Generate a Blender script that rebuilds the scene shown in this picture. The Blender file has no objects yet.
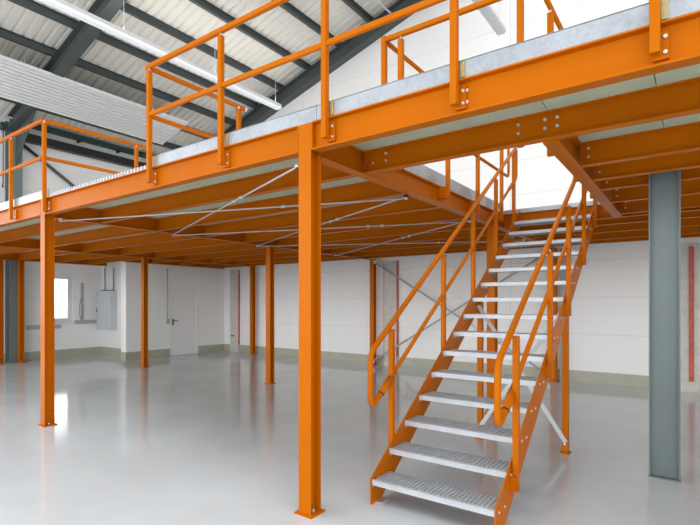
import bpy, bmesh, math, random
from mathutils import Vector, Matrix
random.seed(4)
SC = bpy.context.scene
COL = SC.collection

# ------------------------------------------------------------------ materials
def new_mat(name):
    m = bpy.data.materials.new(name); m.use_nodes = True
    nt = m.node_tree; b = nt.nodes['Principled BSDF']
    return m, nt, b

def simple(name, col, rough=0.5, metal=0.0, noise=0.0, nscale=3.0, bump=0.0, bscale=60.0, spec=0.5, coat=0.0):
    m, nt, b = new_mat(name)
    b.inputs['Base Color'].default_value = (*col, 1)
    b.inputs['Roughness'].default_value = rough
    b.inputs['Metallic'].default_value = metal
    b.inputs['Specular IOR Level'].default_value = spec
    b.inputs['Coat Weight'].default_value = coat
    b.inputs['Coat Roughness'].default_value = 0.15
    tc = nt.nodes.new('ShaderNodeTexCoord')
    if noise:
        n = nt.nodes.new('ShaderNodeTexNoise'); n.inputs['Scale'].default_value = nscale
        n.inputs['Detail'].default_value = 6
        nt.links.new(tc.outputs['Object'], n.inputs['Vector'])
        r = nt.nodes.new('ShaderNodeMapRange')
        r.inputs['From Min'].default_value = 0.3; r.inputs['From Max'].default_value = 0.7
        r.inputs['To Min'].default_value = 1 - noise; r.inputs['To Max'].default_value = 1 + noise
        nt.links.new(n.outputs['Fac'], r.inputs['Value'])
        mx = nt.nodes.new('ShaderNodeMix'); mx.data_type = 'RGBA'; mx.blend_type = 'MULTIPLY'
        mx.inputs['Factor'].default_value = 1
        mx.inputs['A'].default_value = (*col, 1)
        nt.links.new(r.outputs['Result'], mx.inputs['B'])
        nt.links.new(mx.outputs['Result'], b.inputs['Base Color'])
    if bump:
        n2 = nt.nodes.new('ShaderNodeTexNoise'); n2.inputs['Scale'].default_value = bscale
        nt.links.new(tc.outputs['Object'], n2.inputs['Vector'])
        bp = nt.nodes.new('ShaderNodeBump'); bp.inputs['Strength'].default_value = bump
        bp.inputs['Distance'].default_value = 0.01
        nt.links.new(n2.outputs['Fac'], bp.inputs['Height'])
        nt.links.new(bp.outputs['Normal'], b.inputs['Normal'])
    return m

def galvanized(name, col, metal=0.45):
    m, nt, b = new_mat(name)
    tc = nt.nodes.new('ShaderNodeTexCoord')
    v = nt.nodes.new('ShaderNodeTexVoronoi'); v.inputs['Scale'].default_value = 45
    nz = nt.nodes.new('ShaderNodeTexNoise'); nz.inputs['Scale'].default_value = 5; nz.inputs['Detail'].default_value = 5
    nt.links.new(tc.outputs['Object'], v.inputs['Vector']); nt.links.new(tc.outputs['Object'], nz.inputs['Vector'])
    bw = nt.nodes.new('ShaderNodeRGBToBW'); nt.links.new(v.outputs['Color'], bw.inputs['Color'])
    ma = nt.nodes.new('ShaderNodeMath'); ma.operation = 'MULTIPLY_ADD'
    nt.links.new(bw.outputs['Val'], ma.inputs[0]); ma.inputs[1].default_value = 0.35
    nt.links.new(nz.outputs['Fac'], ma.inputs[2])
    r = nt.nodes.new('ShaderNodeMapRange')
    r.inputs['From Min'].default_value = 0.35; r.inputs['From Max'].default_value = 0.95
    r.inputs['To Min'].default_value = 0.80; r.inputs['To Max'].default_value = 1.12
    nt.links.new(ma.outputs[0], r.inputs['Value'])
    mx = nt.nodes.new('ShaderNodeMix'); mx.data_type = 'RGBA'; mx.blend_type = 'MULTIPLY'
    mx.inputs['Factor'].default_value = 1; mx.inputs['A'].default_value = (*col, 1)
    nt.links.new(r.outputs['Result'], mx.inputs['B'])
    nt.links.new(mx.outputs['Result'], b.inputs['Base Color'])
    b.inputs['Metallic'].default_value = metal; b.inputs['Roughness'].default_value = 0.42
    return m

def wall_mat(name, col, pitch, z0, seam=0.012, xpitch=0.0, x0=0.0):
    """painted sandwich panels: fine horizontal (and some vertical) joints"""
    m, nt, b = new_mat(name)
    g = nt.nodes.new('ShaderNodeNewGeometry')
    s = nt.nodes.new('ShaderNodeSeparateXYZ'); nt.links.new(g.outputs['Position'], s.inputs['Vector'])
    def joint(out, off, p, w):
        a = nt.nodes.new('ShaderNodeMath'); a.operation = 'SUBTRACT'; nt.links.new(out, a.inputs[0]); a.inputs[1].default_value = off
        mo = nt.nodes.new('ShaderNodeMath'); mo.operation = 'FLOORED_MODULO'; nt.links.new(a.outputs[0], mo.inputs[0]); mo.inputs[1].default_value = p
        lt = nt.nodes.new('ShaderNodeMath'); lt.operation = 'LESS_THAN'; nt.links.new(mo.outputs[0], lt.inputs[0]); lt.inputs[1].default_value = w
        return lt.outputs[0]
    fac = joint(s.outputs['Z'], z0, pitch, seam)
    if xpitch:
        f2 = joint(s.outputs['X'], x0, xpitch, seam * 1.5)
        mm = nt.nodes.new('ShaderNodeMath'); mm.operation = 'MAXIMUM'
        nt.links.new(fac, mm.inputs[0]); nt.links.new(f2, mm.inputs[1]); fac = mm.outputs[0]
    mx = nt.nodes.new('ShaderNodeMix'); mx.data_type = 'RGBA'
    nt.links.new(fac, mx.inputs['Factor'])
    mx.inputs['A'].default_value = (*col, 1); mx.inputs['B'].default_value = (*[c * 0.82 for c in col], 1)
    nt.links.new(mx.outputs['Result'], b.inputs['Base Color'])
    b.inputs['Roughness'].default_value = 0.6
    return m

def floor_mat():
    m, nt, b = new_mat('grey_epoxy')
    tc = nt.nodes.new('ShaderNodeTexCoord')
    n = nt.nodes.new('ShaderNodeTexNoise'); n.inputs['Scale'].default_value = 1.3; n.inputs['Detail'].default_value = 8
    nt.links.new(tc.outputs['Object'], n.inputs['Vector'])
    cr = nt.nodes.new('ShaderNodeMapRange')
    cr.inputs['From Min'].default_value = 0.3; cr.inputs['From Max'].default_value = 0.7
    cr.inputs['To Min'].default_value = 0.94; cr.inputs['To Max'].default_value = 1.05
    nt.links.new(n.outputs['Fac'], cr.inputs['Value'])
    mx = nt.nodes.new('ShaderNodeMix'); mx.data_type = 'RGBA'; mx.blend_type = 'MULTIPLY'
    mx.inputs['Factor'].default_value = 1; mx.inputs['A'].default_value = (0.66, 0.70, 0.735, 1)
    nt.links.new(cr.outputs['Result'], mx.inputs['B'])
    nt.links.new(mx.outputs['Result'], b.inputs['Base Color'])
    b.inputs['Roughness'].default_value = 0.09
    b.inputs['Specular IOR Level'].default_value = 0.75
    n2 = nt.nodes.new('ShaderNodeTexNoise'); n2.inputs['Scale'].default_value = 7; n2.inputs['Detail'].default_value = 2
    nt.links.new(tc.outputs['Object'], n2.inputs['Vector'])
    bp = nt.nodes.new('ShaderNodeBump'); bp.inputs['Strength'].default_value = 0.03; bp.inputs['Distance'].default_value = 0.01
    nt.links.new(n2.outputs['Fac'], bp.inputs['Height']); nt.links.new(bp.outputs['Normal'], b.inputs['Normal'])
    return m

def emit(name, col, strength):
    m, nt, b = new_mat(name)
    b.inputs['Base Color'].default_value = (*col, 1)
    b.inputs['Emission Color'].default_value = (*col, 1)
    b.inputs['Emission Strength'].default_value = strength
    return m

M = {}
M['orange'] = simple('orange_paint', (0.53, 0.134, 0.001), rough=0.36, noise=0.05, nscale=2.5, spec=0.07)
M['galv'] = galvanized('galvanized_steel', (0.44, 0.48, 0.52), 0.7)
M['galv_light'] = simple('galvanized_tread', (0.56, 0.59, 0.63), rough=0.4, metal=0.25, noise=0.06, nscale=8)
M['galv_shaded'] = simple('galvanized_hole_shade', (0.30, 0.315, 0.33), rough=0.5, metal=0.3, noise=0.1, nscale=12)  # darker galvanised steel: shade in the tread holes put into the colour
M['zinc'] = simple('zinc_plated', (0.75, 0.76, 0.78), rough=0.35, metal=0.6)
M['passivated'] = simple('yellow_passivated_zinc', (0.52, 0.45, 0.20), rough=0.4, metal=0.4, noise=0.15, nscale=30)
M['steel'] = simple('grey_steel_paint', (0.165, 0.21, 0.215), rough=0.45, noise=0.05, nscale=2)
M['shaded_steel'] = simple('grey_steel_paint_shaded', (0.07, 0.085, 0.085), rough=0.5, noise=0.05, nscale=2)  # same grey paint darkened: shade under the roof put into the colour
M['deck'] = simple('grey_green_board', (0.50, 0.58, 0.43), rough=0.6, noise=0.06, nscale=4)
M['wall'] = wall_mat('white_wall_panel', (0.88, 0.875, 0.87), 0.74, 0.22, 0.012, 6.0, -3.28)
M['plaster'] = simple('white_plaster', (0.87, 0.87, 0.865), rough=0.7, bump=0.08, bscale=40)
M['skirting'] = simple('olive_grey_skirting', (0.42, 0.42, 0.34), rough=0.35, noise=0.06, nscale=5)
M['concrete'] = simple('pale_concrete', (0.60, 0.57, 0.53), rough=0.8, noise=0.10, nscale=6, bump=0.2, bscale=50)
M['red'] = simple('red_seal', (0.50, 0.09, 0.06), rough=0.5, noise=0.25, nscale=9)
M['reflector'] = simple('pale_reflector', (0.82, 0.81, 0.78), rough=0.6, noise=0.03, nscale=2)  # unseen pale deck top, added to bounce light onto the roof
M['roof'] = simple('beige_roof_sheet', (0.86, 0.83, 0.77), rough=0.5, noise=0.03, nscale=1)
M['panel'] = simple('white_panel_sheet', (0.86, 0.86, 0.87), rough=0.4)
M['floor'] = floor_mat()
M['white'] = simple('white_enamel', (0.82, 0.82, 0.83), rough=0.35)
M['cabinet'] = simple('light_grey_enamel', (0.56, 0.60, 0.63), rough=0.4)
M['plastic'] = simple('grey_plastic', (0.42, 0.44, 0.45), rough=0.5)
M['black'] = simple('black_rubber', (0.015, 0.015, 0.016), rough=0.5)
M['lamp'] = emit('lamp_diffuser', (0.90, 0.92, 0.95), 0.25)
M['roof_glow'] = emit('added_glow_strip', (1.0, 0.98, 0.94), 5.5)  # added glow that brightens the roof, not a part of the lamps
M['green'] = simple('green_paint', (0.02, 0.05, 0.04), rough=0.5)
M['pink'] = simple('pink_paint', (0.55, 0.06, 0.18), rough=0.5)
gm, nt, b = new_mat('window_glass')
b.inputs['Base Color'].default_value = (1, 1, 1, 1); b.inputs['Roughness'].default_value = 0.0
b.inputs['Transmission Weight'].default_value = 1.0; b.inputs['IOR'].default_value = 1.45
M['glass'] = gm

# ------------------------------------------------------------------ mesh helpers
class MB:
    def __init__(s): s.v = []; s.f = []; s.smooth = []
    def add(s, vs, fs, smooth=False):
        o = len(s.v); s.v += [Vector(p) for p in vs]
        for f in fs: s.f.append([i + o for i in f]); s.smooth.append(smooth)
        return s
    def box(s, x0, x1, y0, y1, z0, z1):
        v = [(x, y, z) for x in (x0, x1) for y in (y0, y1) for z in (z0, z1)]
        return s.add(v, [(0, 1, 3, 2), (4, 6, 7, 5), (0, 4, 5, 1), (2, 3, 7, 6), (0, 2, 6, 4), (1, 5, 7, 3)])
    def obox(s, a, b, w, h, up=(0, 0, 1)):
        """bar of rectangular section w (sideways) x h (along up) from a to b"""
        a = Vector(a); b = Vector(b); d = (b - a).normalized(); u = Vector(up)
        side = d.cross(u).normalized(); u2 = side.cross(d).normalized()
        v = []
        for p in (a, b):
            for i, j in ((-1, -1), (1, -1), (1, 1), (-1, 1)):
                v.append(p + side * (i * w / 2) + u2 * (j * h / 2))
        return s.add(v, [(3, 2, 1, 0), (4, 5, 6, 7), (0, 1, 5, 4), (1, 2, 6, 5), (2, 3, 7, 6), (3, 0, 4, 7)])
    def prism(s, poly, axis, a, b):
        """2-D polygon extruded along axis; poly coords are the other two axes in xyz order"""
        def P(p, t):
            if axis == 'x': return (t, p[0], p[1])
            if axis == 'y': return (p[0], t, p[1])
            return (p[0], p[1], t)
        n = len(poly); v = [P(p, a) for p in poly] + [P(p, b) for p in poly]
        f = [list(range(n))[::-1], list(range(n, 2 * n))]
        f += [(i, (i + 1) % n, n + (i + 1) % n, n + i) for i in range(n)]
        return s.add(v, f)
    def tube(s, pts, r, n=10, caps=True):
        pts = [Vector(p) for p in pts]
        rings = []
        prev = None
        for i, p in enumerate(pts):
            if i == 0: d = pts[1] - p
            elif i == len(pts) - 1: d = p - pts[-2]
            else: d = (pts[i + 1] - p).normalized() + (p - pts[i - 1]).normalized()
            d.normalize()
            if prev is None:
                u = d.orthogonal().normalized()
            else:
                u = (prev - d * prev.dot(d)).normalized()
            w = d.cross(u); prev = u
            rings.append([p + (u * math.cos(2 * math.pi * k / n) + w * math.sin(2 * math.pi * k / n)) * r for k in range(n)])
        v = [q for rg in rings for q in rg]; f = []
        for i in range(len(rings) - 1):
            for k in range(n):
                f.append((i * n + k, i * n + (k + 1) % n, (i + 1) * n + (k + 1) % n, (i + 1) * n + k))
        s.add(v, f, True)
        if caps:
            o = len(s.v) - len(v)
            s.f.append([o + k for k in range(n)][::-1]); s.smooth.append(False)
            s.f.append([o + (len(rings) - 1) * n + k for k in range(n)]); s.smooth.append(False)
        return s
    def bolt(s, c, d, r=0.011, h=0.012):
        c = Vector(c); d = Vector(d).normalized()
        return s.tube([c, c + d * h], r, 6)
    def build(s, name, mat, parent=None, origin=(0, 0, 0), bevel=0.0):
        o3 = Vector(origin)
        if parent is not None: o3 = world(parent)
        me = bpy.data.meshes.new(name)
        me.from_pydata([tuple(p - o3) for p in s.v], [], s.f)
        bm = bmesh.new(); bm.from_mesh(me); bmesh.ops.recalc_face_normals(bm, faces=bm.faces); bm.to_mesh(me); bm.free()
        for p, sm in zip(me.polygons, s.smooth): p.use_smooth = sm
        me.materials.append(M[mat]); me.update()
        o = bpy.data.objects.new(name, me); COL.objects.link(o)
        if parent is not None:
            o.parent = parent
        else: o.location = o3
        if bevel:
            md = o.modifiers.new('bevel', 'BEVEL'); md.width = bevel; md.segments = 2; md.limit_method = 'ANGLE'
        return o

def world(o):
    p = Vector(o.location)
    while o.parent is not None:
        o = o.parent; p += Vector(o.location)
    return p

def tag(o, label, cat, group=None):
    o['label'] = label; o['category'] = cat
    if group: o['group'] = group
    return o
def thing(name, label, cat, loc, group=None):
    o = bpy.data.objects.new(name, None); COL.objects.link(o); o.location = loc; o.empty_display_size = 0.1
    return tag(o, label, cat, group)
def struct(mb, name, mat, label=None, cat=None, parent=None):
    o = mb.build(name, mat, parent)
    o['kind'] = 'structure'
    if label: o['label'] = label
    if cat: o['category'] = cat
    return o
def iprofile(h, bw, tf, tw):
    """I section centred on 0 in width, z from 0 to h"""
    a = bw / 2; t = tw / 2
    return [(-a, 0), (a, 0), (a, tf), (t, tf), (t, h - tf), (a, h - tf), (a, h), (-a, h), (-a, h - tf), (-t, h - tf), (-t, tf), (-a, tf)]
def ibeam_x(mb, x0, x1, yc, z0, h, bw, tf, tw):
    return mb.prism([(yc + p[0], z0 + p[1]) for p in iprofile(h, bw, tf, tw)], 'x', x0, x1)
def ibeam_y(mb, y0, y1, xc, z0, h, bw, tf, tw):
    return mb.prism([(xc + p[0], z0 + p[1]) for p in iprofile(h, bw, tf, tw)], 'y', y0, y1)
def arc(c, u, v, r, a0, a1, n=6):
    c = Vector(c); u = Vector(u); v = Vector(v)
    return [c + (u * math.cos(a0 + (a1 - a0) * i / n) + v * math.sin(a0 + (a1 - a0) * i / n)) * r for i in range(n + 1)]
def rounded(pts, r, n=5):
    """polyline with rounded corners"""
    pts = [Vector(p) for p in pts]; out = [pts[0]]
    for i in range(1, len(pts) - 1):
        a = (pts[i - 1] - pts[i]); b = (pts[i + 1] - pts[i])
        t = min(r, a.length * 0.45, b.length * 0.45)
        p0 = pts[i] + a.normalized() * t; p2 = pts[i] + b.normalized() * t
        for k in range(n + 1):
            s = k / n
            out.append(p0 * (1 - s) ** 2 + pts[i] * (2 * s * (1 - s)) + p2 * s * s)
    out.append(pts[-1]); return out
ORD = ['first', 'second', 'third', 'fourth', 'fifth', 'sixth', 'seventh', 'eighth', 'ninth', 'tenth', 'eleventh', 'twelfth', 'thirteenth', 'fourteenth', 'fifteenth', 'sixteenth']

# ------------------------------------------------------------------ constants (metres)
XL = -15.0            # left wall
YB = 10.56            # gable wall
YN = -4.0             # near end of what is modelled
XR = 9.0              # right wall
ZB, ZT = 2.71, 2.945  # underside of the girders / top of the front edge beams
ZF = 2.735            # underside of the front edge beams
JT, DT = 2.91, 2.95   # top of girders and joists / deck top
def roofz(x): return 10.86 - 0.29 * abs(x)

# ------------------------------------------------------------------ setting
struct(MB().box(XL - 0.3, XR + 0.3, YN - 6, YB + 0.3, -0.2, 0), 'floor', 'floor', 'glossy light grey epoxy floor of the hall', 'floor')
# left wall with window hole
WY0, WY1, WZ0, WZ1 = 6.0, 6.80, 1.02, 2.40
mb = MB()
mb.box(XL - 0.2, XL, 4.3, WY0, 0, 6.5); mb.box(XL - 0.2, XL, YN, 4.3, 4.6, 6.5); mb.box(XL - 0.2, XL, YN, YN + 0.6, 0, 4.6); mb.box(XL - 0.2, XL, WY1, YB + 0.2, 0, 6.5)
mb.box(XL - 0.2, XL, WY0, WY1, 0, WZ0); mb.box(XL - 0.2, XL, WY0, WY1, WZ1, 6.5)
struct(mb, 'wall_left', 'wall', 'white panelled eaves wall with a window', 'wall')
poly = [(XL, 0), (XR, 0), (XR, roofz(XR) + 0.2), (0, 11.06), (XL, roofz(XL) + 0.2)]
struct(MB().prism(poly, 'y', YB, YB + 0.2), 'wall_back', 'wall', 'white panelled gable wall behind the mezzanine', 'wall')
struct(MB().box(XR, XR + 0.2, 4.3, YB + 0.2, 0, roofz(XR) + 0.2).box(XR, XR + 0.2, YN, 4.3, 4.6, roofz(XR) + 0.2).box(XR, XR + 0.2, YN, YN + 0.6, 0, 4.6), 'wall_right', 'plaster')
# inner room: slab end with door, short wall with the cabinet
DY0, DY1, DZ = 8.50, 9.50, 2.06
XB = -12.70
mb = MB()
mb.box(XB - 0.25, XB, 7.15, DY0, 0, 2.90); mb.box(XB - 0.25, XB, DY1, YB, 0, 2.90); mb.box(XB - 0.25, XB, DY0, DY1, DZ, 2.90)
struct(mb, 'wall_inner_side', 'plaster', 'white wall of the inner room with a door', 'wall')
struct(MB().box(XL, XB - 0.25, 7.65, 7.85, 0, 2.90), 'wall_inner_front', 'plaster', 'short white wall carrying the electrical cabinet', 'wall')
# door
d = struct(MB().box(XB - 0.05, XB - 0.012, DY0 + 0.05, DY1 - 0.05, 0.008, DZ - 0.05), 'door_1', 'white', 'white flush steel door with a black lever handle', 'door')
mb = MB(); mb.box(XB - 0.06, XB + 0.012, DY0, DY0 + 0.05, 0, DZ); mb.box(XB - 0.06, XB + 0.012, DY1 - 0.05, DY1, 0, DZ); mb.box(XB - 0.06, XB + 0.012, DY0 + .05, DY1 - .05, DZ - 0.05, DZ)
struct(mb, 'door_frame', 'white', parent=d)
mb = MB(); mb.box(XB - 0.012, XB - 0.004, DY0 + 0.10, DY0 + 0.14, 0.92, 1.12)
mb.tube(rounded([(XB - 0.01, DY0 + 0.12, 1.05), (XB + 0.045, DY0 + 0.12, 1.05), (XB + 0.045, DY0 + 0.25, 1.05)], 0.02), 0.011, 8)
struct(mb, 'door_handle', 'black', parent=d)['label'] = 'black lever handle'
# window
w = MB()
fw = 0.07
w.box(XL - 0.12, XL - 0.05, WY0, WY0 + fw, WZ0, WZ1); w.box(XL - 0.12, XL - 0.05, WY1 - fw, WY1, WZ0, WZ1)
w.box(XL - 0.12, XL - 0.05, WY0 + fw, WY1 - fw, WZ0, WZ0 + fw); w.box(XL - 0.12, XL - 0.05, WY0 + fw, WY1 - fw, WZ1 - fw, WZ1)
wo = struct(w, 'window_1', 'white', 'white framed window in the left wall behind the orange column', 'window')
s = MB(); a0, a1, b0, b1 = WY0 + fw, WY1 - fw, WZ0 + fw, WZ1 - fw; t = 0.05
s.box(XL - 0.10, XL - 0.035, a0, a0 + t, b0, b1); s.box(XL - 0.10, XL - 0.035, a1 - t, a1, b0, b1)
s.box(XL - 0.10, XL - 0.035, a0 + t, a1 - t, b0, b0 + t); s.box(XL - 0.10, XL - 0.035, a0 + t, a1 - t, b1 - t, b1)
so = struct(s, 'window_sash', 'white', parent=wo)
struct(MB().box(XL - 0.075, XL - 0.07, a0 + t, a1 - t, b0 + t, b1 - t), 'window_pane', 'glass', parent=wo)
hd = MB(); hd.box(XL - 0.035, XL - 0.015, a1 - 0.035, a1 - 0.015, 1.62, 1.68); hd.box(XL - 0.02, XL - 0.005, a1 - 0.035, a1 - 0.015, 1.54, 1.68)
struct(hd, 'window_handle', 'white', parent=wo)
struct(MB().box(XL - 0.05, XL + 0.05, WY0 - 0.04, WY1 + 0.04, WZ0 - 0.03, WZ0), 'window_sill', 'white', parent=wo)
# skirting
struct(MB().box(XL, XL + 0.02, 4.3, 7.63, 0, 0.23), 'baseboard_left', 'skirting', 'olive grey skirting along the window wall', 'skirting')
struct(MB().box(XL, XB - 0.25, 7.63, 7.65, 0, 0.23), 'baseboard_inner_front', 'skirting', 'olive grey skirting below the electrical cabinet', 'skirting')
mb = MB(); mb.box(XB, XB + 0.02, 7.15, DY0, 0, 0.23); mb.box(XB, XB + 0.02, DY1, YB - 0.02, 0, 0.23); mb.box(XB - 0.25, XB + 0.02, 7.13, 7.15, 0, 0.23)
struct(mb, 'baseboard_inner_side', 'skirting', 'olive grey skirting either side of the door', 'skirting')
PIL = [(-12.36, -11.97), (-6.46, -6.10), (-0.21, 0.07)]
mb = MB(); xs = [XB + 0.02] + [q for p in PIL for q in p] + [XR]
for i in range(0, len(xs), 2): mb.box(xs[i], xs[i + 1], YB - 0.02, YB, 0, 0.23)
struct(mb, 'baseboard_back', 'skirting', 'olive grey skirting along the gable wall', 'skirting')
# concrete pilasters with red seals
plab = ['pale concrete pilaster near the white door', 'pale concrete pilaster with red edges behind the left stair railing', 'pale concrete pilaster right of the grey column']
for i, (x0, x1) in enumerate(PIL):
    o = struct(MB().box(x0, x1, YB - 0.06, YB, 0, 2.66), 'trim_%d' % (i + 1), 'concrete', plab[i], 'pilaster')
    if i == 1: struct(MB().box(x0 - 0.022, x0, YB - 0.055, YB, 0.24, 2.66), 'red_seal', 'red', parent=o)
    if i < 2: struct(MB().box(x1, x1 + (0.035 if i else 0.018), YB - 0.055, YB, 0.24, 2.66), 'red_seal', 'red', parent=o)
    else: struct(MB().box(-0.088, -0.012, YB - 0.075, YB - 0.06, 0.19, 2.60), 'red_seal', 'red', parent=o)
    if i == 0: struct(MB().box(x0 + 0.05, x0 + 0.2, YB - 0.07, YB - 0.06, 0.50, 0.54), 'vent_slot', 'black', parent=o)

# roof: corrugated sheets (ribs run down the slope)
def roof_sheet(name, xa, xb, lab):
    v = []; f = []; prof = []
    y = 2.4; p = 0.205
    while y < YB:
        for dy, dz in ((0, 0), (0.115, 0), (0.145, 0.045), (0.175, 0.045)):
            if y + dy < YB: prof.append((y + dy, dz))
        y += p
    prof.append((YB, 0))
    n = len(prof)
    rows = (xa, 0.0, xb) if xa < 0 < xb else (xa, xb)
    for x in rows:
        for yy, dz in prof: v.append((x, yy, roofz(x) + 0.085 + dz))
    for q in range(len(rows) - 1):
        for i in range(n - 1): f.append((q * n + i, q * n + i + 1, q * n + n + i + 1, q * n + n + i))
    o = struct(MB().add(v, f), name, 'roof', lab, 'roof')
    md = o.modifiers.new('thickness', 'SOLIDIFY'); md.thickness = 0.004
roof_sheet('ceiling', XL - 0.2, -4.0, 'beige corrugated roof sheeting over the mezzanine')
roof_sheet('ceiling_right', -1.2, XR + 0.2, 'beige corrugated roof sheeting right of the ridge')

# ------------------------------------------------------------------ hall steelwork
def hcol(mb, xc, yc, z0, z1, h, bw, tf, tw, along='x'):
    """I section standing up; depth h along x (web in the xz plane) or along y"""
    pr = [(p[1] - h / 2, p[0]) for p in iprofile(h, bw, tf, tw)]
    if along == 'y': pr = [(q, p) for p, q in pr]
    return mb.prism([(xc + p, yc + q) for p, q in pr], 'z', z0, z1)
o = thing('steel_column', 'tall grey painted steel column right of the stairs', 'column', (-0.225, 5.24, 0), 'grey hall columns')
hcol(MB(), -0.225, 5.24, 0.012, roofz(-0.225) - 0.52, 0.24, 0.12, 0.012, 0.008).build('shaft', 'steel', o)
MB().box(-0.350, -0.100, 5.175, 5.305, 0, 0.012).build('base_plate', 'steel', o)
o = thing('steel_column', 'grey steel column against the left wall beside the window', 'column', (-14.85, 5.2, 0), 'grey hall columns')
hcol(MB(), -14.83, 5.22, 0.012, roofz(-14.83) - 0.10, 0.30, 0.30, 0.016, 0.01).build('shaft', 'steel', o)
MB().box(-14.99, -14.65, 5.05, 5.39, 0, 0.012).build('base_plate', 'steel', o)
MB().prism([(-14.66, 5.2), (-14.66, 6.4), (-13.4, roofz(-13.4) - 0.46)], 'y', 5.21, 5.23).build('haunch', 'shaded_steel', o)

def rafter(yc, x0, x1, lab, bw=0.24, dep=0.385):
    mb = MB(); a, b = (x0, x1)
    prof = iprofile(dep, bw, 0.016, 0.012)
    v = [(x, yc + p[0], roofz(x) - 0.50 + p[1] / math.cos(math.atan(0.29))) for x in (a, b) for p in prof]
    n = len(prof)
    mb.add(v, [list(range(n))[::-1], list(range(n, 2 * n))] + [(i, (i + 1) % n, n + (i + 1) % n, n + i) for i in range(n)])
    o = mb.build('rafter', 'shaded_steel', None, (x0, yc, roofz(x0) - 0.5))
    return tag(o, lab, 'rafter', 'roof rafters')
rafter(5.13, -14.65, -0.05, 'dark grey sloping roof rafter rising from the left wall column')
rafter(10.437, -14.9, -0.05, 'dark grey sloping roof rafter against the white gable wall')
pl = [(-14.08, 'lowest dark purlin, beside the eaves beam'), (-13.05, 'dark roof purlin above the white ribbed panel'), (-12.03, 'dark roof purlin just right of the white ribbed panel'), (-11.0, 'dark roof purlin between the ribbed panel and the long light'),
      (-9.97, 'dark roof purlin directly above the long white light'), (-8.92, 'dark roof purlin next right of the long white light'), (-7.82, 'dark roof purlin second to the right of the long light'), (-6.80, 'dark roof purlin meeting the gable rafter at the top of the view'), (-5.78, 'dark roof purlin above the top edge of the view')]
for x, lab in pl:
    mb = MB(); z = roofz(x) - 0.095
    pr = [(-0.03, 0), (0.03, 0), (0.03, 0.008), (-0.022, 0.008), (-0.022, 0.17), (0.03, 0.17), (0.03, 0.178), (-0.03, 0.178)]
    pr = [(p, q + 0.29 * p) for p, q in pr]
    mb.prism([(x + p, z + q) for p, q in pr], 'y', YN, YB - 0.02)
    tag(mb.build('purlin', 'shaded_steel', None, (x, YN, z)), lab, 'purlin', 'roof purlins')
# eaves beam, gutter strip and bracing on the left wall
tag(MB().box(-14.96, -14.78, 5.42, 10.2, 6.0, 6.22).build('eaves_beam', 'black', None, (-14.87, 5.42, 6.0)), 'black horizontal eaves beam high on the left wall', 'beam')
mb = MB(); mb.box(-14.95, -14.80, 5.4, 10.2, 6.42, 6.46); mb.box(-14.95, -14.93, 5.4, 10.2, 6.46, 6.56); mb.box(-14.82, -14.80, 5.4, 10.2, 6.46, 6.56)
o = mb.build('cable_tray', 'green', None, (-14.87, 5.4, 6.42)); tag(o, 'dark green cable tray under the roof edge above the eaves beam', 'cable tray')
for y in (6.9, 8.1, 9.3): MB().box(-14.98, -14.78, y, y + 0.05, 6.36, 6.42).build('bracket', 'black', o)
tag(MB().tube([(-14.93, 5.45, 5.93), (-14.93, 9.9, 2.98)], 0.045, 10).build('wall_brace', 'shaded_steel', None, (-14.93, 5.45, 5.93)), 'dark diagonal brace tube on the left wall above the deck', 'brace')
# roof-following white ribbed panel
mb = MB(); prof = []
xa, xb = -13.29, -12.03; n = 11; p = (xb - xa) / n
for i in range(n):
    x = xa + i * p
    prof += [(x, 0), (x + p * 0.60, 0), (x + p * 0.62, 0.07), (x + p * 0.98, 0.07)]
prof.append((xb, 0))
top = [(x, 0.06) for x, _ in reversed(prof[::4])]
v = [(x, y, 10.30 + 0.29 * x + dz) for y in (YN, 8.65) for x, dz in prof]
k = len(prof)
mb.add(v, [(i, i + 1, k + i + 1, k + i) for i in range(k - 1)])
mb.box(xa, xa + 0.015, YN, 8.65, 10.30 + 0.29 * xa, 10.30 + 0.29 * xa + 0.05); mb.box(xb - 0.015, xb, YN, 8.65, 10.30 + 0.29 * xb, 10.30 + 0.29 * xb + 0.05)
o = thing('radiant_panel', 'wide white ribbed ceiling panel slung below the rafter at left', 'heating panel', (xa, YN, 10.30 + 0.29 * xa))
po = mb.build('ribbed_sheet', 'panel', o); md = po.modifiers.new('thickness', 'SOLIDIFY'); md.thickness = 0.006; md.offset = 1
for y in (2.0, 4.5, 7.0, 8.5):
    for x in (xa + 0.15, xb - 0.15):
        MB().tube([(x, y, 10.33 + 0.29 * x), (x, y, 10.77 + 0.29 * x)], 0.006, 6).build('hanger_rod', 'zinc', o)
# hanging strip lights
def strip_light(x, y0, y1, z, lab, wires, lit=True):
    o = thing('strip_light', lab, 'light', (x, y0, z), 'hanging strip lights')
    mb = MB(); mb.prism([(x - 0.10, z + 0.045), (x + 0.10, z + 0.045), (x + 0.09, z + 0.13), (x - 0.09, z + 0.13)], 'y', y0, y1).build('housing', 'white', o)
    MB().prism([(x - 0.07, z), (x + 0.07, z), (x + 0.10, z + 0.044), (x - 0.10, z + 0.044)], 'y', y0 + 0.01, y1 - 0.01).build('diffuser', 'lamp' if lit else 'cabinet', o)
    MB().prism([(x - 0.085, z + 0.131), (x + 0.085, z + 0.131), (x + 0.07, z + 0.14), (x - 0.07, z + 0.14)], 'y', y0 + 0.02, y1 - 0.02).build('added_glow_strip', 'roof_glow' if lit else 'white', o)  # strip added out of sight on the housing to light the roof
    for y in wires: MB().tube([(x, y, z + 0.14), (x, y, roofz(x) + 0.08)], 0.005, 6).build('suspension_wire', 'zinc', o)
strip_light(-9.3, YN, 9.62, 6.90, 'long white strip light hanging over the left half of the deck', (2.6, 5.19, 7.44, 9.48))
strip_light(-3.1, 4.2, 9.45, 6.88, 'short end of a hanging strip light before the bright gable wall', (5.2, 9.3), False)
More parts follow.
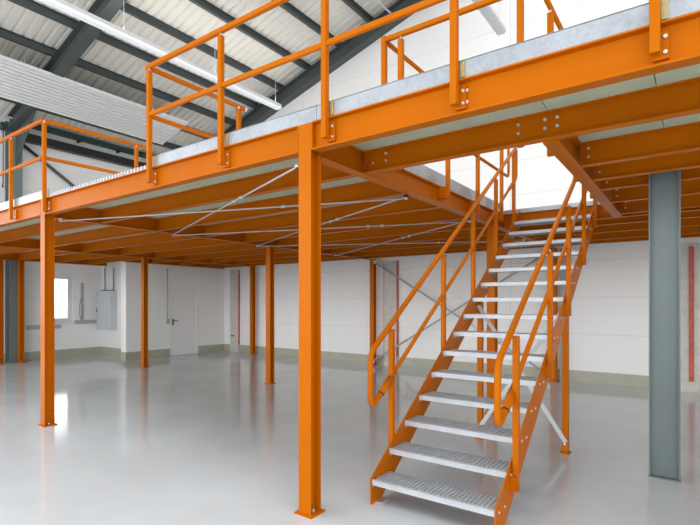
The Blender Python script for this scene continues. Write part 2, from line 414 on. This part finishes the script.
MB_ = MB().tube([(-6.0, 4.0, 8.62), (-6.0, 10.2, 8.62)], 0.02, 8)
tag(MB_.build('conduit', 'white', None, (-6, 4, 8.62)), 'thin white pipe crossing the gable rafter at the top edge', 'pipe')

# ------------------------------------------------------------------ mezzanine columns
def mezz_column(xc, yc, lab):
    o = thing('mezzanine_column', lab, 'column', (xc, yc, 0), 'orange mezzanine columns')
    hcol(MB(), xc, yc, 0.012, ZB - 0.002, 0.115, 0.12, 0.009, 0.007, 'y').build('shaft', 'orange', o)
    MB().box(xc - 0.085, xc + 0.085, yc - 0.085, yc + 0.085, 0, 0.012).build('base_plate', 'orange', o)
    for sx in (-1, 1): MB().tube([(xc + sx * 0.035, yc, 0.012), (xc + sx * 0.035, yc, 0.035)], 0.012, 6).build('anchor_bolt', 'zinc', o)
    return o
GX = [-14.86, -11.13, -6.86, -2.375]
def front_column(xc, lab):
    o = thing('mezzanine_column', lab, 'column', (xc, 2.80, 0), 'orange mezzanine columns')
    yc = 2.80
    # profile runs full height between the two edge beams
    hcol(MB(), xc, yc, 0.012, ZT - 0.002, 0.12, 0.12, 0.009, 0.007, 'y').build('shaft', 'orange', o)
    MB().box(xc - 0.085, xc + 0.085, yc - 0.085, yc + 0.085, 0, 0.012).build('base_plate', 'orange', o)
    for sx in (-1, 1): MB().tube([(xc + sx * 0.035, yc, 0.012), (xc + sx * 0.035, yc, 0.035)], 0.012, 6).build('anchor_bolt', 'zinc', o)
    if xc < 0:
        for zz in (2.66, 2.885): MB().bolt((xc + 0.045, yc - 0.052, zz), (0, 1, 0), 0.012, 0.012).build('bolt', 'zinc', o)
front_column(-2.385, 'foremost orange steel column, full height at the picture centre')
front_column(-6.865, 'orange front column below the corner of the left guard rail')
front_column(2.15, 'orange front column beyond the right edge')
mezz_column(-6.82, 6.80, 'orange column just left of the foremost column, second row')
mezz_column(-11.12, 6.74, 'orange column standing before the corner of the inner white wall')
mezz_column(-11.17, 10.38, 'dark orange column near the gable wall right of the door')
mezz_column(-6.72, 10.38, 'dark orange column at the gable wall behind the left stair railing')
mezz_column(-2.38, 6.84, 'thick orange column seen behind the stair treads')
mezz_column(-2.33, 10.34, 'dark orange column at the gable wall behind the right stair stringer')
mezz_column(-14.58, 5.30, 'orange column close to the left wall beside the grey column')
mezz_column(-14.58, 4.83, 'orange column at the left picture edge')

# ------------------------------------------------------------------ mezzanine beams
H = JT - ZB
def edge_beam(x0, x1, lab, bolts=()):
    o = thing('edge_beam', lab, 'beam', (x0, 2.78, ZF), 'front edge beams')
    ibeam_x(MB(), x0 + 0.012, x1 - 0.012, 2.78, ZF, ZT - ZF, 0.09, 0.010, 0.007).build('beam', 'orange', o)
    for a, b in ((x0, x0 + 0.012), (x1 - 0.012, x1)):
        MB().box(a, b, 2.739, 2.821, ZF + 0.002, ZT - 0.004).build('end_plate', 'orange', o)
    if bolts:
        for bx, bz in bolts: MB().bolt((bx, 2.7765, bz), (0, -1, 0), 0.012, 0.012).build('bolt', 'zinc', o)
C = 0.0635
edge_beam(-2.385 + C, 2.15 - C, 'front edge beam over the stair side, right of the foremost column', [(-2.15, 2.88), (-2.15, 2.81), (-1.12, 2.88), (-1.12, 2.81)])
edge_beam(-6.865 + C, -2.385 - C, 'front edge beam between the two front orange columns')
edge_beam(-14.64, -6.865 - C, 'front edge beam running out at the left picture edge')
# drilled end cleats where columns meet the beams (photo: left face with holes)
def girder(xc, y0, y1, lab, bw=0.10):
    o = ibeam_y(MB(), y0, y1, xc, ZB, H, bw, 0.010, 0.007).build('girder', 'orange', None, (xc, y0, ZB))
    return tag(o, lab, 'beam', 'girders running to the back wall')
girder(-2.372, 2.87, 10.46, 'orange girder from the foremost column along the left of the stair opening')
girder(-6.86, 2.87, 10.46, 'orange girder running back from the left front column')
girder(-11.13, 2.87, 10.46, 'orange girder over the column by the inner white wall')
girder(-14.58, 2.87, 7.60, 'orange girder along the left wall')
girder(-12.62, 7.04, 10.46, 'orange girder along the top of the inner white wall')
girder(2.15, 2.87, 10.46, 'orange girder beyond the right picture edge')
XT = -0.812
o = ibeam_y(MB(), 3.52, 7.165, XT, ZB, H, 0.106, 0.010, 0.007).build('trimmer_beam', 'orange', None, (XT, 3.53, ZB))
tag(o, 'orange trimmer beam along the right side of the stair opening', 'beam')
JB = 0.072
def joist(x0, x1, y, lab, group, bolts=(), bw=JB):
    o = thing('joist', lab, 'joist', (x0, y, ZB), group)
    ibeam_x(MB(), x0 + 0.008, x1 - 0.008, y, ZB + 0.01, H - 0.01, bw, 0.008, 0.006).build('beam', 'orange', o)
    for a, b in ((x0, x0 + 0.008), (x1 - 0.008, x1)):
        MB().box(a, b, y - bw / 2, y + bw / 2, ZB + 0.01, JT - 0.005).build('end_plate', 'orange', o)
    for bx, bz in bolts: MB().bolt((bx, y - 0.003, bz), (0, -1, 0), 0.012, 0.012).build('bolt', 'zinc', o)
    return o
joist(-2.322, 2.10, 3.485, 'orange trimming joist crossing the front of the stair opening', 'joists beside the stair opening',
      [(-2.12, 2.86), (-2.12, 2.80), (-2.25, 2.80), (-1.02, 2.86), (-1.02, 2.80), (-0.84, 2.86), (-0.84, 2.80), (-0.76, 2.86), (-0.76, 2.80)], 0.07)
YR = [4.34, 4.90, 5.36, 6.10, 6.94, 7.78, 8.62, 9.56, 10.14]
YM = [3.49, 4.37, 5.24, 6.12, 6.99, 7.86, 8.74, 9.62, 10.20]
for i, y in enumerate(YR):
    if y < 7.1: x0 = XT + 0.053
    else: x0 = -2.322
    joist(x0, 2.10, y, 'orange joist right of the stair opening, %s behind the trimming joist' % ORD[i], 'joists beside the stair opening',
          [(x0 + 0.05, 2.86), (x0 + 0.05, 2.79)] if y < 7.1 else ())
joist(-2.322, 2.10, 7.20, 'orange beam along the back of the stair opening under the landing edge', 'joists beside the stair opening', (), 0.07)
for i, y in enumerate(YM):
    joist(-6.81, -2.422, y, 'orange joist between the two front columns, %s from the front edge' % ORD[i], 'joists of the middle bay')
for i, y in enumerate(YM):
    joist(-11.08, -6.91, y, 'orange joist left of the left front column, %s from the front edge' % ORD[i], 'joists of the left bay')
for i, y in enumerate(YM):
    joist(-14.53 if y < 7.5 else -12.57, -11.18, y, 'orange joist against the left wall, %s from the front edge' % ORD[i], 'joists of the outer left bay')

# ------------------------------------------------------------------ deck, one continuous floor with board joints
mb = MB()
OX0, OX1, OY0, OY1 = -2.372, -0.812, 3.52, 7.165
ms = MB()
cells_y = [2.866, 3.52, 4.37, 5.24, 6.12, 7.165, 8.2, 9.3, 10.5]
g = 0.0025
xsplit = [-14.64, -12.60, -10.68, -8.58, -6.48, -4.40, OX0, OX1, -0.19, 2.2]
for i in range(len(xsplit) - 1):
    for j in range(len(cells_y) - 1):
        x0, x1 = xsplit[i], xsplit[i + 1]; y0, y1 = cells_y[j], cells_y[j + 1]
        if x0 >= OX0 - 0.01 and x1 <= OX1 + 0.01 and y0 > 3.4 and y1 < 7.2: continue
        mb.box(x0 + g, x1 - g, y0 + g, y1 - g, JT, DT); ms.box(x0, x1, y0, y1, DT, DT + 0.004)
dk = mb.build('mezzanine_deck', 'deck', None, (-6, 6, JT))
ms.build('deck_reflector', 'reflector', dk)['label'] = 'added pale covering on the deck boards'  # thin sheet added to throw light up at the roof
tag(dk, 'grey green boarded deck of the mezzanine with the stair opening', 'deck')
# notched galvanised edge at the open loading gate
mb = MB(); mb.box(-6.71, -4.46, 2.742, 2.82, ZT, ZT + 0.008)
x = -6.71
while x < -4.47:
    mb.box(x, x + 0.028, 2.742, 2.80, ZT + 0.008, ZT + 0.042); x += 0.062
tag(mb.build('edge_strip', 'galv_light', None, (-5.6, 2.74, ZT)), 'notched galvanised edge strip at the open gate between the guard rails', 'edge strip')
# landing edge grating
mb = MB(); mb.box(OX0 + 0.03, OX1 - 0.01, 7.158, 7.1635, JT, DT + 0.018)
x = OX0 + 0.03
while x < OX1 - 0.03: mb.box(x, x + 0.016, 7.1635, 7.21, DT + 0.0045, DT + 0.018); x += 0.033
tag(mb.build('edge_strip', 'galv', None, (-1.6, 7.13, ZT)), 'notched galvanised landing edge at the top of the stairs', 'edge strip')

# ------------------------------------------------------------------ toe boards
def toe_x(x0, x1, y, lab):
    mb = MB(); mb.box(x0, x1, y, y + 0.004, ZT, 3.06); mb.box(x0, x1, y, y + 0.022, 3.056, 3.062); mb.box(x0, x1, y + 0.004, y + 0.05, ZT, ZT + 0.004)
    o = mb.build('toe_board', 'galv', None, (x0, y, ZT)); return tag(o, lab, 'toe board', 'galvanised toe boards')
def toe_y(y0, y1, x, lab, s=-1):
    mb = MB(); mb.box(x - 0.002, x + 0.002, y0, y1, JT, 3.06); mb.box(min(x, x + s * 0.022), max(x, x + s * 0.022), y0, y1, 3.056, 3.062)
    mb.box(min(x, x + s * 0.018), max(x, x + s * 0.018), y0, y1, JT, JT + 0.004)
    o = mb.build('toe_board', 'galv', None, (x, y0, ZT)); return tag(o, lab, 'toe board', 'galvanised toe boards')
toe_x(-4.45, -2.28, 2.752, 'galvanised toe board left of the foremost column, below the returning guard rail')
toe_x(-2.276, 2.2, 2.752, 'bright galvanised toe board over the front beam right of the foremost column')
toe_x(-14.64, -6.80, 2.752, 'galvanised toe board at the left picture edge')
toe_y(3.62, 7.10, -2.345, 'galvanised toe board along the left side of the stair opening')
toe_y(3.62, 7.10, XT - 0.03, 'galvanised toe board along the right side of the stair opening', 1)

# ------------------------------------------------------------------ guard rails
PW = 0.044
RZ, MZ = 3.935, 3.46
YPOST = 2.712
def bar(mb, a, b, w=0.038, h=0.042): return mb.obox(a, b, w, h)
def post(o, x, y, z0, z1, clip=None):
    pb = MB().box(x - PW / 2, x + PW / 2, y - PW / 2, y + PW / 2, z0, z1).build('post', 'orange', o, bevel=0.004)
    MB().tube([(x, y, z1), (x, y, z1 + 0.03)], 0.010, 8).build('rail_bracket', 'zinc', pb)
    return pb
def front_post(o, x, z0=2.785):
    pb = post(o, x, YPOST, z0, RZ - 0.045)
    MB().box(x - 0.01, x + PW / 2 + 0.032, 2.755, 2.776, 2.770, 2.905).build('mounting_bracket', 'orange', pb)
    for zz in (2.80, 2.875): MB().bolt((x + 0.040, 2.755, zz), (0, -1, 0), 0.010, 0.010).build('bolt', 'zinc', pb)
    MB().box(x + PW / 2 + 0.002, x + PW / 2 + 0.030, 2.742, 2.751, 2.955, 3.05).build('toe_board_clip', 'passivated', pb)
o = thing('guard_rail', 'orange guard rail along the front edge right of the open gate', 'railing', (-2.2, YPOST, 2.785), 'orange guard rails')
for x in (-4.39, -3.31, -2.168, -1.175, -0.155, 0.87, 1.9): front_post(o, x)
YE1 = 3.98
bar(MB(), (-4.44, YPOST, RZ), (2.2, YPOST, RZ)).build('top_rail', 'orange', o, bevel=0.006)
bar(MB(), (-4.40, YPOST + 0.0, MZ), (2.2, YPOST + 0.0, MZ), 0.03, 0.042).build('mid_rail', 'orange', o, bevel=0.006)
bar(MB(), (-4.42, YPOST + 0.02, RZ), (-4.42, YE1, RZ)).build('top_rail', 'orange', o, bevel=0.006)
bar(MB(), (-4.42, YPOST + 0.02, MZ), (-4.42, YE1, MZ), 0.03, 0.042).build('mid_rail', 'orange', o, bevel=0.006)
post(o, -4.39, 3.86, DT + 0.001, RZ - 0.045)
MB().box(-4.415, -4.405, YE1, YE1 + 0.02, RZ - 0.025, RZ + 0.025).build('end_cap', 'white', o)
o = thing('guard_rail', 'orange guard rail left of the open gate, turning back at the corner', 'railing', (-6.80, YPOST, 2.77), 'orange guard rails')
for x in (-6.745, -7.80, -8.86, -9.95, -11.0): front_post(o, x, 2.765)
bar(MB(), (-13.5, YPOST, RZ), (-6.78, YPOST, RZ)).build('top_rail', 'orange', o, bevel=0.006)
bar(MB(), (-13.5, YPOST, MZ), (-6.82, YPOST, MZ), 0.03, 0.042).build('mid_rail', 'orange', o, bevel=0.006)
bar(MB(), (-6.80, YPOST + 0.02, RZ), (-6.72, 4.09, RZ)).build('top_rail', 'orange', o, bevel=0.006)
bar(MB(), (-6.80, YPOST + 0.02, MZ), (-6.72, 4.09, MZ), 0.03, 0.042).build('mid_rail', 'orange', o, bevel=0.006)
post(o, -6.70, 3.93, DT + 0.001, RZ - 0.045)

# round the stair opening
o = thing('guard_rail', 'orange guard rail around the stair opening behind the front toe board', 'railing', (-2.25, 3.66, 2.76), 'orange guard rails')
GL, GR, GF = -2.25, -0.93, 3.66
mb = MB(); bar(mb, (GL, GF, RZ), (GR, GF, RZ)); mb.build('top_rail', 'orange', o, bevel=0.006)
mb = MB(); bar(mb, (GL, GF, MZ), (GR, GF, MZ), 0.03); mb.build('mid_rail', 'orange', o, bevel=0.006)
r = 0.021
MB().tube(rounded([(GL, GF, RZ), (GL, 7.17, RZ), (GL, 7.17, MZ), (GL, GF, MZ)], 0.07), 0.02, 10).build('top_rail', 'orange', o)
MB().tube(rounded([(GR, GF, RZ), (GR, 7.17, RZ), (GR, 7.17, MZ), (GR, GF, MZ)], 0.07), 0.02, 10).build('top_rail', 'orange', o)
for y in (5.02, 5.93, 6.86):
    p_ = post(o, GL, y, 2.76, RZ - 0.045)
    MB().box(-2.366, GL - PW / 2, y - 0.03, y + 0.05, 2.775, 2.90).build('mounting_bracket', 'orange', p_)
for y in (4.02, 5.02, 5.93, 6.86):
    p_ = post(o, GR, y, 2.76, RZ - 0.045)
    MB().box(GR + PW / 2, XT - 0.006, y - 0.03, y + 0.05, 2.775, 2.90).build('mounting_bracket', 'orange', p_)
MB().box(GL - 0.022, GL + 0.022, GF - 0.022, GF + 0.022, 2.76, RZ + 0.03).build('post', 'orange', o, bevel=0.004)
for x in (-2.08, -1.06):
    p_ = post(o, x, GF, 2.76, RZ - 0.045)
    MB().box(x - 0.03, x + 0.05, 3.4895, GF - PW / 2, 2.775, 2.90).build('mounting_bracket', 'orange', p_)

# ------------------------------------------------------------------ staircase
SL, SR = -2.085, -1.09          # stringer planes
o = thing('staircase', 'steel staircase with orange stringers and galvanised grating treads', 'staircase', (-1.6, 3.2, 0))
N0Y, N0Z, GO, RI = 3.198, 0.196, 0.264, 0.1822
sl = RI / GO
def nz(y): return N0Z + sl * (y - N0Y)
YT = 7.156
def stringer(x, s):
    mb = MB()
    poly = [(3.185, 0.0), (3.185, nz(3.185) + 0.02), (YT - 0.0, min(nz(YT) + 0.02, 2.94)), (YT, nz(YT) - 0.27), (3.33, 0.0)]
    mb.prism(poly, 'x', x - 0.004, x + 0.004)
    so = mb.build('stringer', 'orange', o)
    # foot angle
    f = MB(); f.box(min(x, x - s * 0.06), max(x, x - s * 0.06), 3.25, 3.36, 0, 0.008)
    f.build('foot_plate', 'zinc', so)
    b0 = None
    for k in range(15 if s > 0 else 0):
        y = N0Y + GO * k; z = N0Z + RI * k
        for dy in (0.05, 0.17):
            if b0 is None: b = b0 = MB().bolt((x + 0.004, y + dy, z - 0.025), (1, 0, 0), 0.010, 0.009).build('tread_bolt', 'zinc', so); r0 = Vector((0, y + dy, z))
            else:
                b = b0.copy(); COL.objects.link(b); b.parent = so; b.location = b0.location + Vector((0, y + dy, z)) - r0
    return so
stringer(SL, -1); stringer(SR, 1)
# one tread, then copies
def make_tread(y, z):
    mb = MB(); x0, x1 = SL + 0.006, SR - 0.006; d = 0.25
    mb.box(x0, x1, y, y + 0.006, z - 0.042, z)                 # nosing plate
    mb.box(x0, x1, y, y + 0.028, z - 0.004, z + 0.001)
    mb.box(x0, x1, y + d - 0.006, y + d, z - 0.036, z)
    n = 8
    for i in range(1, n):
        yy = y + 0.028 + i * (d - 0.034) / n
        mb.box(x0 + 0.004, x1 - 0.004, yy - 0.003, yy + 0.003, z - 0.030, z)
    nx = 30
    for i in range(1, nx):
        xx = x0 + i * (x1 - x0) / nx
        mb.box(xx - 0.0045, xx + 0.0045, y + 0.028, y + d - 0.006, z - 0.012, z + 0.003)
    t_ = mb.build('tread', 'galv_light', o)
    MB().box(x0 + 0.004, x1 - 0.004, y + 0.006, y + d - 0.006, z - 0.034, z - 0.031).build('tread_hole_backing', 'galv_shaded', t_)  # dark sheet, paints the shade seen in the grating holes
    for a, b in ((x0, x0 + 0.004), (x1 - 0.004, x1)):
        MB().box(a, b, y + 0.006, y + d - 0.006, z - 0.062, z - 0.001).build('end_plate', 'galv', t_)
    return t_
t0 = make_tread(N0Y, N0Z)
for k in range(1, 15):
    c = t0.copy(); COL.objects.link(c); c.parent = o; c.location = t0.location + Vector((0, GO * k, RI * k))
    for ch in t0.children:
        e = ch.copy(); COL.objects.link(e); e.parent = c
# railings of the stairs
def stair_railing(x, xp, y0, posts, lab, s):
    off = 0.962
    top = lambda y: nz(y) + off
    mid = lambda y: nz(y) + off - 0.455
    path = [(x, 3.62, mid(3.62)), (x, y0 + 0.10, mid(y0 + 0.10)), (x, y0 + 0.03, mid(y0 + 0.05)), (x, y0, mid(y0) + 0.09), (x, y0, top(y0)), (x, 7.12, top(7.12)), (x, 7.12, mid(7.12)), (x, 6.8, mid(6.8))]
    h = MB().tube(rounded(path, 0.085, 6), 0.024, 12).build('handrail', 'orange', o); h['label'] = lab
    MB().tube([(x, 3.42, mid(3.42)), (x, 6.9, mid(6.9))], 0.020, 10).build('mid_rail', 'orange', h)
    sl_ = MB(); sl_.tube([(x, 3.40, mid(3.40)), (x, 3.56, mid(3.56))], 0.031, 12); sl_.build('rail_sleeve', 'orange', h)
    for yy in (3.397, 3.563): MB().tube([(x, yy - 0.006, mid(yy - 0.006)), (x, yy + 0.006, mid(yy + 0.006))], 0.027, 10).build('sleeve_seal', 'black', h)
    for y in posts:
        zb = max(nz(y) - 0.215, 0.05); zt = top(y) - 0.045
        w = 0.022
        MB().box(xp - w, xp + w, y - 0.022, y + 0.022, zb, zt).build('post', 'orange', h, bevel=0.004)
        xs = SL - 0.004 if s < 0 else SR + 0.004
        a, b = sorted((xs, xp + s * 0.01))
        MB().box(a, b, y - 0.055, y - 0.022, zb + 0.01, zb + 0.12).build('post_bracket', 'orange', h)
        mb = MB(); mb.tube([(xp, y, zt), (xp, y, zt + 0.012), (x, y, zt + 0.034)], 0.008, 8); mb.build('rail_bracket', 'zinc', h)
stair_railing(-2.125, -2.12, 3.245, (3.57, 4.62, 5.44, 6.24, 7.0), 'orange handrail on the left of the stairs', -1)
stair_railing(-1.088, -1.058, 3.235, (3.55, 4.56, 5.34, 6.18, 6.96), 'orange handrail on the right of the stairs', 1)
# support legs and flat braces below the flight
YL = 5.50
for x, s in ((SL + 0.03, 1), (SR - 0.03 + 0.0, -1)):
    top = nz(YL) - 0.25
    lg = MB().box(x - 0.03, x + 0.03, YL - 0.03, YL + 0.03, 0.01, top + 0.12).build('support_leg', 'orange', o, bevel=0.004)
    MB().box(x - 0.05, x + 0.05, YL - 0.05, YL + 0.05, 0, 0.01).build('foot_plate', 'orange', lg)
    MB().bolt((x, YL - 0.03, 0.10), (0, -1, 0), 0.012, 0.012).build('bolt', 'zinc', lg)
tz = nz(YL) - 0.22
MB().obox((SL + 0.02, YL - 0.0335, 0.12), (SR - 0.02, YL - 0.0335, tz), 0.006, 0.045, (0, 0, 1)).build('flat_brace', 'galv_light', o)
MB().obox((SL + 0.02, YL - 0.040, tz), (SR - 0.02, YL - 0.040, 0.12), 0.006, 0.045, (0, 0, 1)).build('flat_brace', 'galv_light', o)

# ------------------------------------------------------------------ tie rods under the deck
ZN = ZB - 0.016
nodesL = [(-6.80, 2.93), (-6.80, 4.62), (-6.80, 6.45), (-6.80, 8.9)]
nodesR = [(-2.60, 2.90), (-2.43, 4.38), (-2.43, 6.12), (-2.43, 8.6)]
def tie_rod(a, b, lab, frac, zz=ZN):
    A = Vector((a[0], a[1], zz)); B = Vector((b[0], b[1], zz)); d = (B - A).normalized()
    o = thing('tie_rod', lab, 'tie rod', tuple(A), 'thin tie rods under the deck')
    c = A.lerp(B, frac)
    mb = MB(); mb.tube([A + d * 0.03, B - d * 0.03], 0.008, 8); mb.build('rod', 'galv_light', o)
    mb = MB(); mb.tube([c - d * 0.12, c - d * 0.08], 0.017, 8); mb.tube([c + d * 0.08, c + d * 0.12], 0.017, 8)
    sd = Vector((-d.y, d.x, 0)) * 0.013
    mb.tube([c - d * 0.08 + sd, c + d * 0.08 + sd], 0.005, 6); mb.tube([c - d * 0.08 - sd, c + d * 0.08 - sd], 0.005, 6)
    mb.build('turnbuckle', 'zinc', o)
    for q in (A, B): MB().box(q.x - 0.016, q.x + 0.016, q.y - 0.016, q.y + 0.016, zz - 0.006, ZB).build('end_lug', 'zinc', o)
labs = ['galvanised tie rod from the head of the foremost column back to the left girder', 'galvanised tie rod from the head of the left front column to the stair girder',
        'galvanised tie rod from the stair girder to the left girder, second crossing pair, steeper one', 'galvanised tie rod of the second crossing pair, flatter one',
        'galvanised tie rod of the third crossing pair, steeper one', 'galvanised tie rod of the third crossing pair, flatter one']
for i in range(3):
    tie_rod(nodesL[i + 1], nodesR[i], labs[2 * i], 0.66 if i != 0 else 0.68, ZN)
    tie_rod(nodesL[i], nodesR[i + 1], labs[2 * i + 1], 0.72, ZN - 0.02)
# upright cross bracing between the two back columns
for a, b, lab in (((-6.64, 2.62), (-2.42, 0.12), 'grey diagonal brace falling to the right before the gable wall'), ((-6.64, 0.12), (-2.42, 2.62), 'grey diagonal brace rising to the right before the gable wall')):
    yy = 10.33 if a[1] > 1 else 10.27
    A = Vector((a[0], yy, a[1])); B = Vector((b[0], yy, b[1])); d = (B - A).normalized(); c = A.lerp(B, 0.62)
    o = thing('cross_brace', lab, 'brace', tuple(A), 'cross braces at the gable wall')
    mb = MB(); mb.tube([A, B], 0.022, 8); mb.build('rod', 'plastic', o)
    mb = MB(); mb.tube([c - d * 0.14, c + d * 0.14], 0.03, 8); mb.build('turnbuckle', 'zinc', o)
    for q in (A, B): MB().box(q.x - 0.03, q.x + 0.03, yy - 0.006, yy + 0.006, q.z - 0.04, q.z + 0.04).build('end_lug', 'zinc', o)

# ------------------------------------------------------------------ wall fittings
o = thing('electrical_cabinet', 'light grey electrical cabinet on the short white wall', 'electrical cabinet', (-14.45, 7.65, 0.77))
MB().box(-14.83, -14.08, 7.42, 7.65, 0.77, 1.95).build('body', 'cabinet', o, bevel=0.008)
MB().box(-14.81, -14.10, 7.402, 7.418, 0.79, 1.93).build('door', 'cabinet', o, bevel=0.004)
MB().box(-14.79, -14.765, 7.385, 7.402, 1.30, 1.42).build('handle', 'black', o)
MB().box(-14.70, -14.20, 7.47, 7.62, 1.95, 1.975).build('cable_gland', 'black', o)
for x, lab in ((-14.72, 'grey conduit rising from the left of the electrical cabinet'), (-14.22, 'grey conduit rising from the right of the electrical cabinet')):
    tag(MB().tube([(x, 7.61, 1.976), (x, 7.61, 2.66)], 0.02, 8).build('conduit', 'plastic', None, (x, 7.61, 1.976)), lab, 'conduit', 'conduits at the cabinet')
tag(MB().box(XL + 0.0, XL + 0.06, 5.58, 6.46, 0.85, 0.96).build('cable_trunking', 'plastic', None, (XL, 5.6, 0.9)), 'grey cable trunking below the window', 'trunking')
o = thing('cable_trunking', 'grey cable trunking right of the window with an upright branch', 'trunking', (XL, 6.86, 0.97))
MB().box(XL, XL + 0.06, 6.86, 7.55, 0.96, 1.07).build('trunk', 'plastic', o)
MB().box(XL, XL + 0.04, 7.03, 7.10, 1.07, 2.19).build('upright_duct', 'plastic', o)
mb = MB(); pts = [(XL + 0.05, 7.02, 1.75), (XL + 0.06, 6.97, 1.5), (XL + 0.06, 6.96, 1.25), (XL + 0.05, 7.02, 1.10)]
mb.tube(pts, 0.007, 6); mb.build('cable', 'black', o)
o = thing('light_switch', 'grey wall switch with a conduit rising from it, left of the door', 'switch', (XB, 8.43, 1.02))
MB().box(XB, XB + 0.05, 8.39, 8.47, 0.97, 1.12).build('switch_box', 'plastic', o, bevel=0.004)
MB().tube([(XB + 0.02, 8.41, 1.12), (XB + 0.02, 8.41, 2.6)], 0.014, 8).build('conduit_pipe', 'plastic', o)
tag(hcol(MB(), -2.19, 10.50, 0, 2.70, 0.10, 0.10, 0.008, 0.006, 'y').build('wind_post', 'plastic', None, (-2.19, 10.5, 0)), 'slim grey steel post on the gable wall behind the stair treads', 'post')
o = thing('pendant_control', 'dark cable with a hook hanging at the upper left corner', 'cable', (-14.6, 4.9, 4.6))
MB().tube([(-14.6, 4.9, 6.1), (-14.6, 4.9, 4.7)], 0.012, 8).build('cable', 'black', o)
MB().box(-14.72, -14.48, 4.82, 4.98, 6.1, 6.25).build('hook_block', 'green', o)
MB().tube(arc((-14.6, 4.9, 4.65), (1, 0, 0), (0, 0, 1), 0.05, math.pi * 0.5, math.pi * 1.8, 8), 0.012, 8).build('hook', 'black', o)

# ------------------------------------------------------------------ world, light, camera
wld = bpy.data.worlds.new('overcast'); SC.world = wld; wld.use_nodes = True
nt = wld.node_tree; bg = nt.nodes['Background']
tc = nt.nodes.new('ShaderNodeTexCoord'); sp = nt.nodes.new('ShaderNodeSeparateXYZ')
nt.links.new(tc.outputs['Generated'], sp.inputs['Vector'])
mr = nt.nodes.new('ShaderNodeMapRange'); mr.inputs['From Min'].default_value = -1; mr.inputs['From Max'].default_value = 1
nt.links.new(sp.outputs['Z'], mr.inputs['Value'])
rp = nt.nodes.new('ShaderNodeValToRGB'); nt.links.new(mr.outputs['Result'], rp.inputs['Fac'])
SKY = [(-1.0, 0.5), (-0.03, 0.8), (0.0, 3.9), (0.15, 3.9), (0.24, 0.45), (0.62, 0.45), (0.85, 2.2), (1.0, 2.4)]   # hazy bright horizon, bright overcast zenith
el = rp.color_ramp.elements
while len(el) < len(SKY): el.new(0.5)
for e_, (z_, v_) in zip(el, SKY):
    e_.position = (z_ + 1) / 2; e_.color = (v_ / 4 * 0.98, v_ / 4 * 0.99, v_ / 4, 1)
nt.links.new(rp.outputs['Color'], bg.inputs['Color'])
az = nt.nodes.new('ShaderNodeMapRange'); az.inputs['From Min'].default_value = 0.8; az.inputs['From Max'].default_value = -0.9
az.inputs['To Min'].default_value = 4.8; az.inputs['To Max'].default_value = 5.6
nt.links.new(sp.outputs['X'], az.inputs['Value']); nt.links.new(az.outputs['Result'], bg.inputs['Strength'])

cam = bpy.data.cameras.new('camera'); co = bpy.data.objects.new('camera', cam); COL.objects.link(co)
TH = math.atan2(345, 481)
co.location = (0, 0, 1.6); co.rotation_euler = (math.pi / 2, 0, TH)
cam.sensor_width = 36; cam.lens = 481 * 36 / 700; cam.shift_y = 40 / 700; cam.clip_start = 0.05; cam.clip_end = 200
SC.camera = co
SC.view_settings.view_transform = 'Standard'; SC.view_settings.look = 'None'
SC.view_settings.exposure = 0.1; SC.view_settings.gamma = 1.0; SC.view_settings.use_curve_mapping = False
